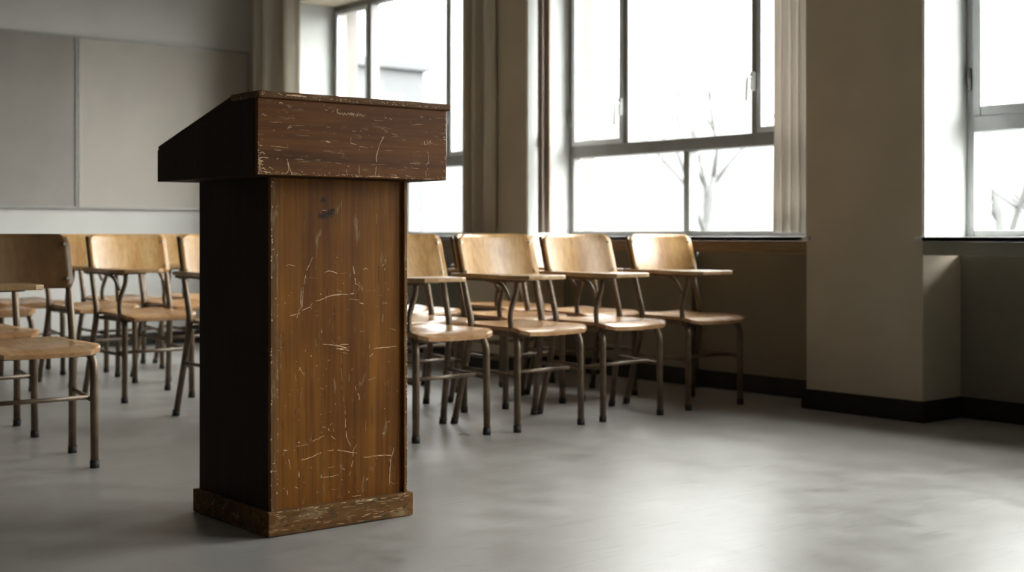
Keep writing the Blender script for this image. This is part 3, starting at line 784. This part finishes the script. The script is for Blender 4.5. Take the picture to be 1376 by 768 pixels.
# ---------------------------------------------------------------- tablet-arm chairs
def make_chair():
    """faces -Y; origin on the floor midway between the front feet"""
    t = thing('school_chair', '', 'chair')
    # seat: saddled plywood with waterfall front and rounded corners
    bm = new()
    def seat(u, v):
        y = -.045 + .405 * v
        hw = .208 - .022 * v
        fr = .07                                     # rounded corners in plan
        if v < .18: hw -= fr * (1 - math.sqrt(max(0, 1 - (1 - v / .18) ** 2))) * .8
        if v > .86: hw -= .05 * (1 - math.sqrt(max(0, 1 - ((v - .86) / .14) ** 2)))
        s = 2 * u - 1
        x = hw * s
        z = .434 - .010 * math.exp(-((v - .55) / .3) ** 2) * (1 - s * s) + .004 * s * s
        if v < .22: z -= .020 * (1 - v / .22) ** 2
        if v > .8: z += .010 * ((v - .8) / .2) ** 2
        return (x, y, z), (0, -.12 if v < .2 else .05, 1)
    slab(bm, 14, 18, seat, .015); obj('seat', bm, 'ply_seat', t)
    # backrest: bowed plywood
    bm = new()
    def back(u, v):
        s = 2 * u - 1; z = .637 + .205 * v
        hw = .216
        if v > .80: hw -= .035 * (1 - math.sqrt(max(0, 1 - ((v - .80) / .20) ** 2)))
        if v < .10: hw -= .012 * (1 - math.sqrt(max(0, 1 - ((.10 - v) / .10) ** 2)))
        lean = .345 + (z - .637) * .30
        y = lean - .012 + .034 * (1 - s * s) - .004 * abs(s)
        return (hw * s, y, z), (.30 * s, -1, .25)
    slab(bm, 18, 10, back, .011); bo = obj('backrest', bm, 'ply_back', t)
    for sx in (-1, 1):
        for z in (.675, .805):
            bm = new(); y = .345 + (z - .637) * .30 - .012 + .034 * (1 - .86) - .010
            tube(bm, [(sx * .198, y - .0055, z), (sx * .198, y + .004, z)], .0055, 10); obj('screw', bm, 'screw', bo)
    # legs: rear legs run up to carry the backrest
    for sx in (-1, 1):
        bm = new()
        pts = smooth_path([(sx * .232, .385, .0), (sx * .205, .300, .40), (sx * .203, .300, .46), (sx * .207, .352, .64), (sx * .209, .405, .83)], .06, 5)
        rr = [.0155 if p.z < .45 else .0155 - .005 * min(1, (p.z - .45) / .35) for p in pts]
        tube(bm, pts, rr, 12, .85); lg = obj('leg', bm, 'steel', t)
        bm = new(); tube(bm, [(sx * .2325, .387, 0), (sx * .231, .380, .028)], .0172, 12); obj('rubber_foot', bm, 'cap', lg)
        bm = new()
        tube(bm, smooth_path([(sx * .182, .004, .0), (sx * .180, .006, .37), (sx * .172, .03, .414)], .03, 4), .0150, 12)
        lg = obj('leg', bm, 'steel', t)
        bm = new(); tube(bm, [(sx * .182, .004, 0), (sx * .182, .004, .028)], .0172, 12); obj('rubber_foot', bm, 'cap', lg)
        # side stretcher
        bm = new(); tube(bm, [(sx * .183, .008, .238), (sx * .217, .330, .250)], .0085, 8); obj('stretcher', bm, 'steel', t)
    bm = new(); tube(bm, [(-.186, .09, .245), (.186, .09, .245)], .0085, 8); obj('stretcher', bm, 'steel', t)
    # steel rim under the seat
    bm = new()
    for sx in (-1, 1): bx(bm, sx * .180 - .009, sx * .180 + .009, .01, .31, .404, .423, .004)
    bx(bm, -.172, .172, .022, .040, .400, .419, .004); bx(bm, -.19, .19, .29, .308, .404, .423, .004)
    obj('seat_frame', bm, 'steel', t)
    # writing tablet on the sitter's right (towards -X)
    bm = new()
    out = [(-.243, .398), (-.212, .400), (-.206, .385), (-.203, .22), (-.190, .12), (-.160, .065), (-.10, .045), (-.058, .025), (-.044, -.01), (-.044, -.12),
           (-.053, -.160), (-.085, -.178), (-.20, -.180), (-.262, -.170), (-.290, -.135), (-.298, -.06), (-.280, .06), (-.256, .16), (-.247, .25), (-.246, .385)]
    prism(bm, out, .652, .670, 'Z', .004, 0, 2)
    tb = obj('writing_tablet', bm, 'ply_tab', t)
    bm = new()                                        # steel bracket under the tablet + post to the seat rim
    tube(bm, smooth_path([(-.190, .03, .404), (-.200, .035, .50), (-.165, .03, .60), (-.165, .03, .651)], .05, 5), .0115, 10)
    tube(bm, smooth_path([(-.196, .035, .56), (-.215, .06, .63), (-.23, .16, .645)], .05, 5), .008, 8)
    bx(bm, -.24, -.218, -.10, .38, .640, .6515, .002); bx(bm, -.25, -.06, .02, .045, .640, .6515, .002)
    tube(bm, [(-.229, .365, .645), (-.210, .352, .640)], .009, 8)
    obj('tablet_bracket', bm, 'steel', t)
    return t

def children(o): return [c for c in list(C.objects) if c.parent == o]
def dup(o, parent=None):
    c = o.copy(); C.objects.link(c)
    if parent is not None: c.parent = parent
    for ch in children(o): dup(ch, c)
    return c

proto = make_chair()
G = 'tablet arm school chairs in the rows'
# (x, y of the front feet, turn in degrees, label)
SPOTS = [
    (3.290, 4.430, 0, 'chair just right of the lectern, its backrest half hidden by it'),
    (3.795, 4.400, 0, 'front row chair second to the right of the lectern'),
    (4.296, 4.405, 0, 'front row chair between two others, second from the right end'),
    (4.880, 4.430, -1, 'front row chair at the right end, standing alone beside the bare wall'),
    (3.640, 5.050, 0, 'second row chair behind the first two chairs right of the lectern'),
    (4.230, 5.020, 0, 'second row chair seen in the gap right of the lectern, pale backrest edge showing'),
    (4.740, 5.030, 0, 'second row chair behind the two rightmost front row chairs'),
    (4.100, 5.730, -1, 'third row chair beside the lectern edge, mostly hidden by the rows before it'),
    (4.800, 5.760, 0, 'third row chair under the middle window, mostly hidden by the rows before it'),
    (1.700, 4.700, -2, 'large shaded chair nearest the camera at the left edge'),
    (1.790, 5.560, -1, 'chair directly behind the large shaded chair at the left edge'),
    (2.945, 5.420, 0, 'chair touching the left edge of the lectern, half hidden by it'),
    (2.900, 6.400, 1, 'chair with a whole broad backrest between the left edge chair and the lectern'),
    (2.950, 7.230, -1, 'chair right behind the broad backrest chair left of the lectern'),
    (3.500, 7.190, 0, 'chair at the left side of the lectern, in the row behind the half hidden one'),
    (2.350, 7.180, 0, 'chair whose seat shows behind the large shaded chair at the left edge'),
    (3.420, 7.900, 1, 'back row chair before the pale wall, centred left of the lectern'),
    (3.950, 7.880, 0, 'back row chair before the pale wall, nearest the lectern'),
    (2.800, 7.930, 0, 'back row chair before the pale wall, nearest the left edge chair'),
]
for i, (x, y, a, lab) in enumerate(SPOTS):
    o = proto if i == 0 else dup(proto)
    o.location = (x, y, 0); o.rotation_euler = (0, 0, math.radians(a))
    o['label'] = lab; o['category'] = 'chair'; o['group'] = G
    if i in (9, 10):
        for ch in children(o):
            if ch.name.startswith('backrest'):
                ch.data = ch.data.copy(); ch.data.materials[0] = M['ply_shaded']; ch['label'] = 'darker brown plywood backrest'
# ---------------------------------------------------------------- outside
bm = new(); bx(bm, XO + .02, 90, -50, 90, -1.3, -1.0)
tag(obj('ground', bm, 'hazy_ground'), 'pale hazy ground outside the windows', 'ground', kind='structure')

def building(x0, x1, y0, y1, z1, label, nwin, name='apartment_building'):
    r = thing(name, label, 'building', ((x0 + x1) / 2, (y0 + y1) / 2, -1.0))
    w, d, h = (x1 - x0) / 2, (y1 - y0) / 2, z1 + 1.0
    bm = new(); bx(bm, -w, w, -d, d, 0, h, .02); obj('wall', bm, 'outdoor_wall', r)
    bm = new(); bx(bm, -w - .15, w + .15, -d - .15, d + .15, h, h + .25, .02); obj('roof', bm, 'outdoor_wall', r)
    for k in range(nwin):
        for j in range(3):
            cx = -w + (k + .5) * 2 * w / nwin; cz = 1.5 + j * 2.7
            if cz + 1.4 > h: continue
            bm = new(); bx(bm, cx - .6, cx + .6, -d - .03, -d + .02, cz, cz + 1.4, .01); o = obj('window', bm, 'outdoor_glass', r)
    return r
building(6, 21.3, 30, 40, 5.3, 'pale hazy building seen through the far window', 6)

def tree(x, y, h, seed, label):
    rd = random.Random(seed)
    bm = new()
    def branch(p, d, L, r, lev):
        n = 4; pts = [p.copy()]; rs = [r]
        q = p.copy(); dd = d.copy()
        for k in range(n):
            dd = (dd + Vector((rd.gauss(0, .13), rd.gauss(0, .13), rd.gauss(.03, .08)))).normalized()
            q = q + dd * L / n; pts.append(q.copy()); rs.append(r * (1 - .55 * (k + 1) / n))
        tube(bm, pts, rs, 6 if lev < 2 else 4)
        if lev >= 4: return
        for k in range(4 if lev < 3 else 3):
            t = rd.uniform(.4, 1.0); i = min(n - 1, int(t * n)); b = pts[i].lerp(pts[i + 1], t * n - i)
            ax = Vector((rd.gauss(0, 1), rd.gauss(0, 1), rd.gauss(0, .4))).normalized()
            nd = (dd + ax * rd.uniform(.5, .9)).normalized()
            branch(b, nd, L * rd.uniform(.5, .72), r * (1 - .5 * t) * .55, lev + 1)
    branch(Vector((0, 0, 0)), Vector((0, 0, 1)), h * .42, h * .016, 0)
    o = obj('bare_tree', bm, 'bark', None, (x, y, -1.0))
    return tag(o, label, 'tree', group='bare trees outside')
tree(18.6, 17.0, 8.0, 4, 'bare tree faint in the haze through the middle window')
tree(13.8, 8.05, 6.5, 9, 'bare tree seen through the window at the right edge')
tree(20.5, 10.4, 7.5, 12, 'farther bare tree at the very right edge of the picture')

# ---------------------------------------------------------------- light
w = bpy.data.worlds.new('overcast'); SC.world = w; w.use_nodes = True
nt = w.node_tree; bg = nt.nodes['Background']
# overcast sky: dull in view, broad bright patch added out of view as fill
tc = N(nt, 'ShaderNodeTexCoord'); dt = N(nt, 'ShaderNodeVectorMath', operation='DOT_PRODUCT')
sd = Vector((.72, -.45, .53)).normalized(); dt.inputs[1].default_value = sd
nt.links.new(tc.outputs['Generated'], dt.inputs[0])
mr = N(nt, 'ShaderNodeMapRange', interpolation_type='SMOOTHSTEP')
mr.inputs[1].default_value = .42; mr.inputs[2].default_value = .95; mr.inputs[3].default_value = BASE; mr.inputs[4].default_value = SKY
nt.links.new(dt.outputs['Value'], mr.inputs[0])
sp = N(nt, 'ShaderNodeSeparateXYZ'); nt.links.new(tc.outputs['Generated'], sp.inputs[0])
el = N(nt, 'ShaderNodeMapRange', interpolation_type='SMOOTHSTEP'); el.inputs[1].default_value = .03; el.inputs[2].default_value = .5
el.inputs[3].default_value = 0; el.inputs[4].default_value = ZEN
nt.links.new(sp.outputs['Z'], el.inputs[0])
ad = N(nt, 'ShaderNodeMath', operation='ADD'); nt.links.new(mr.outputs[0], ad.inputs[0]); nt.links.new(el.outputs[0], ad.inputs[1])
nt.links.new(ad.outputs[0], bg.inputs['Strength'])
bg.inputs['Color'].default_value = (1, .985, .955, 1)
for i, (a, b) in enumerate(OPEN):
    l = bpy.data.lights.new('window_portal', 'AREA'); l.shape = 'RECTANGLE'; l.size = ZH - ZS; l.size_y = b - a
    l.cycles.is_portal = True
    o = bpy.data.objects.new('window_portal', l); C.objects.link(o)
    o.location = (XO + .06, (a + b) / 2, (ZH + ZS) / 2); o.rotation_euler = (0, PI / 2, 0)

# ---------------------------------------------------------------- camera
cam = bpy.data.cameras.new('camera'); co = bpy.data.objects.new('camera', cam); C.objects.link(co); SC.camera = co
cam.sensor_width = 36; cam.lens = 1800 / 1376 * 36
cam.shift_y = -(384 - 315) / 1376
cam.clip_start = .05; cam.clip_end = 300
co.location = (0, 0, .84)
d = Vector((.631, .7755, 0)).normalized()
co.rotation_euler = d.to_track_quat('-Z', 'Y').to_euler()
cam.dof.use_dof = True; cam.dof.focus_distance = 3.85; cam.dof.aperture_fstop = 3.2

SC.view_settings.view_transform = 'Standard'; SC.view_settings.look = 'None'
SC.view_settings.gamma = 1; SC.view_settings.use_curve_mapping = False
SC.view_settings.exposure = EXPO
SC.cycles.max_bounces = 10; SC.cycles.diffuse_bounces = 6; SC.cycles.transparent_max_bounces = 12
SC.cycles.use_denoising = True
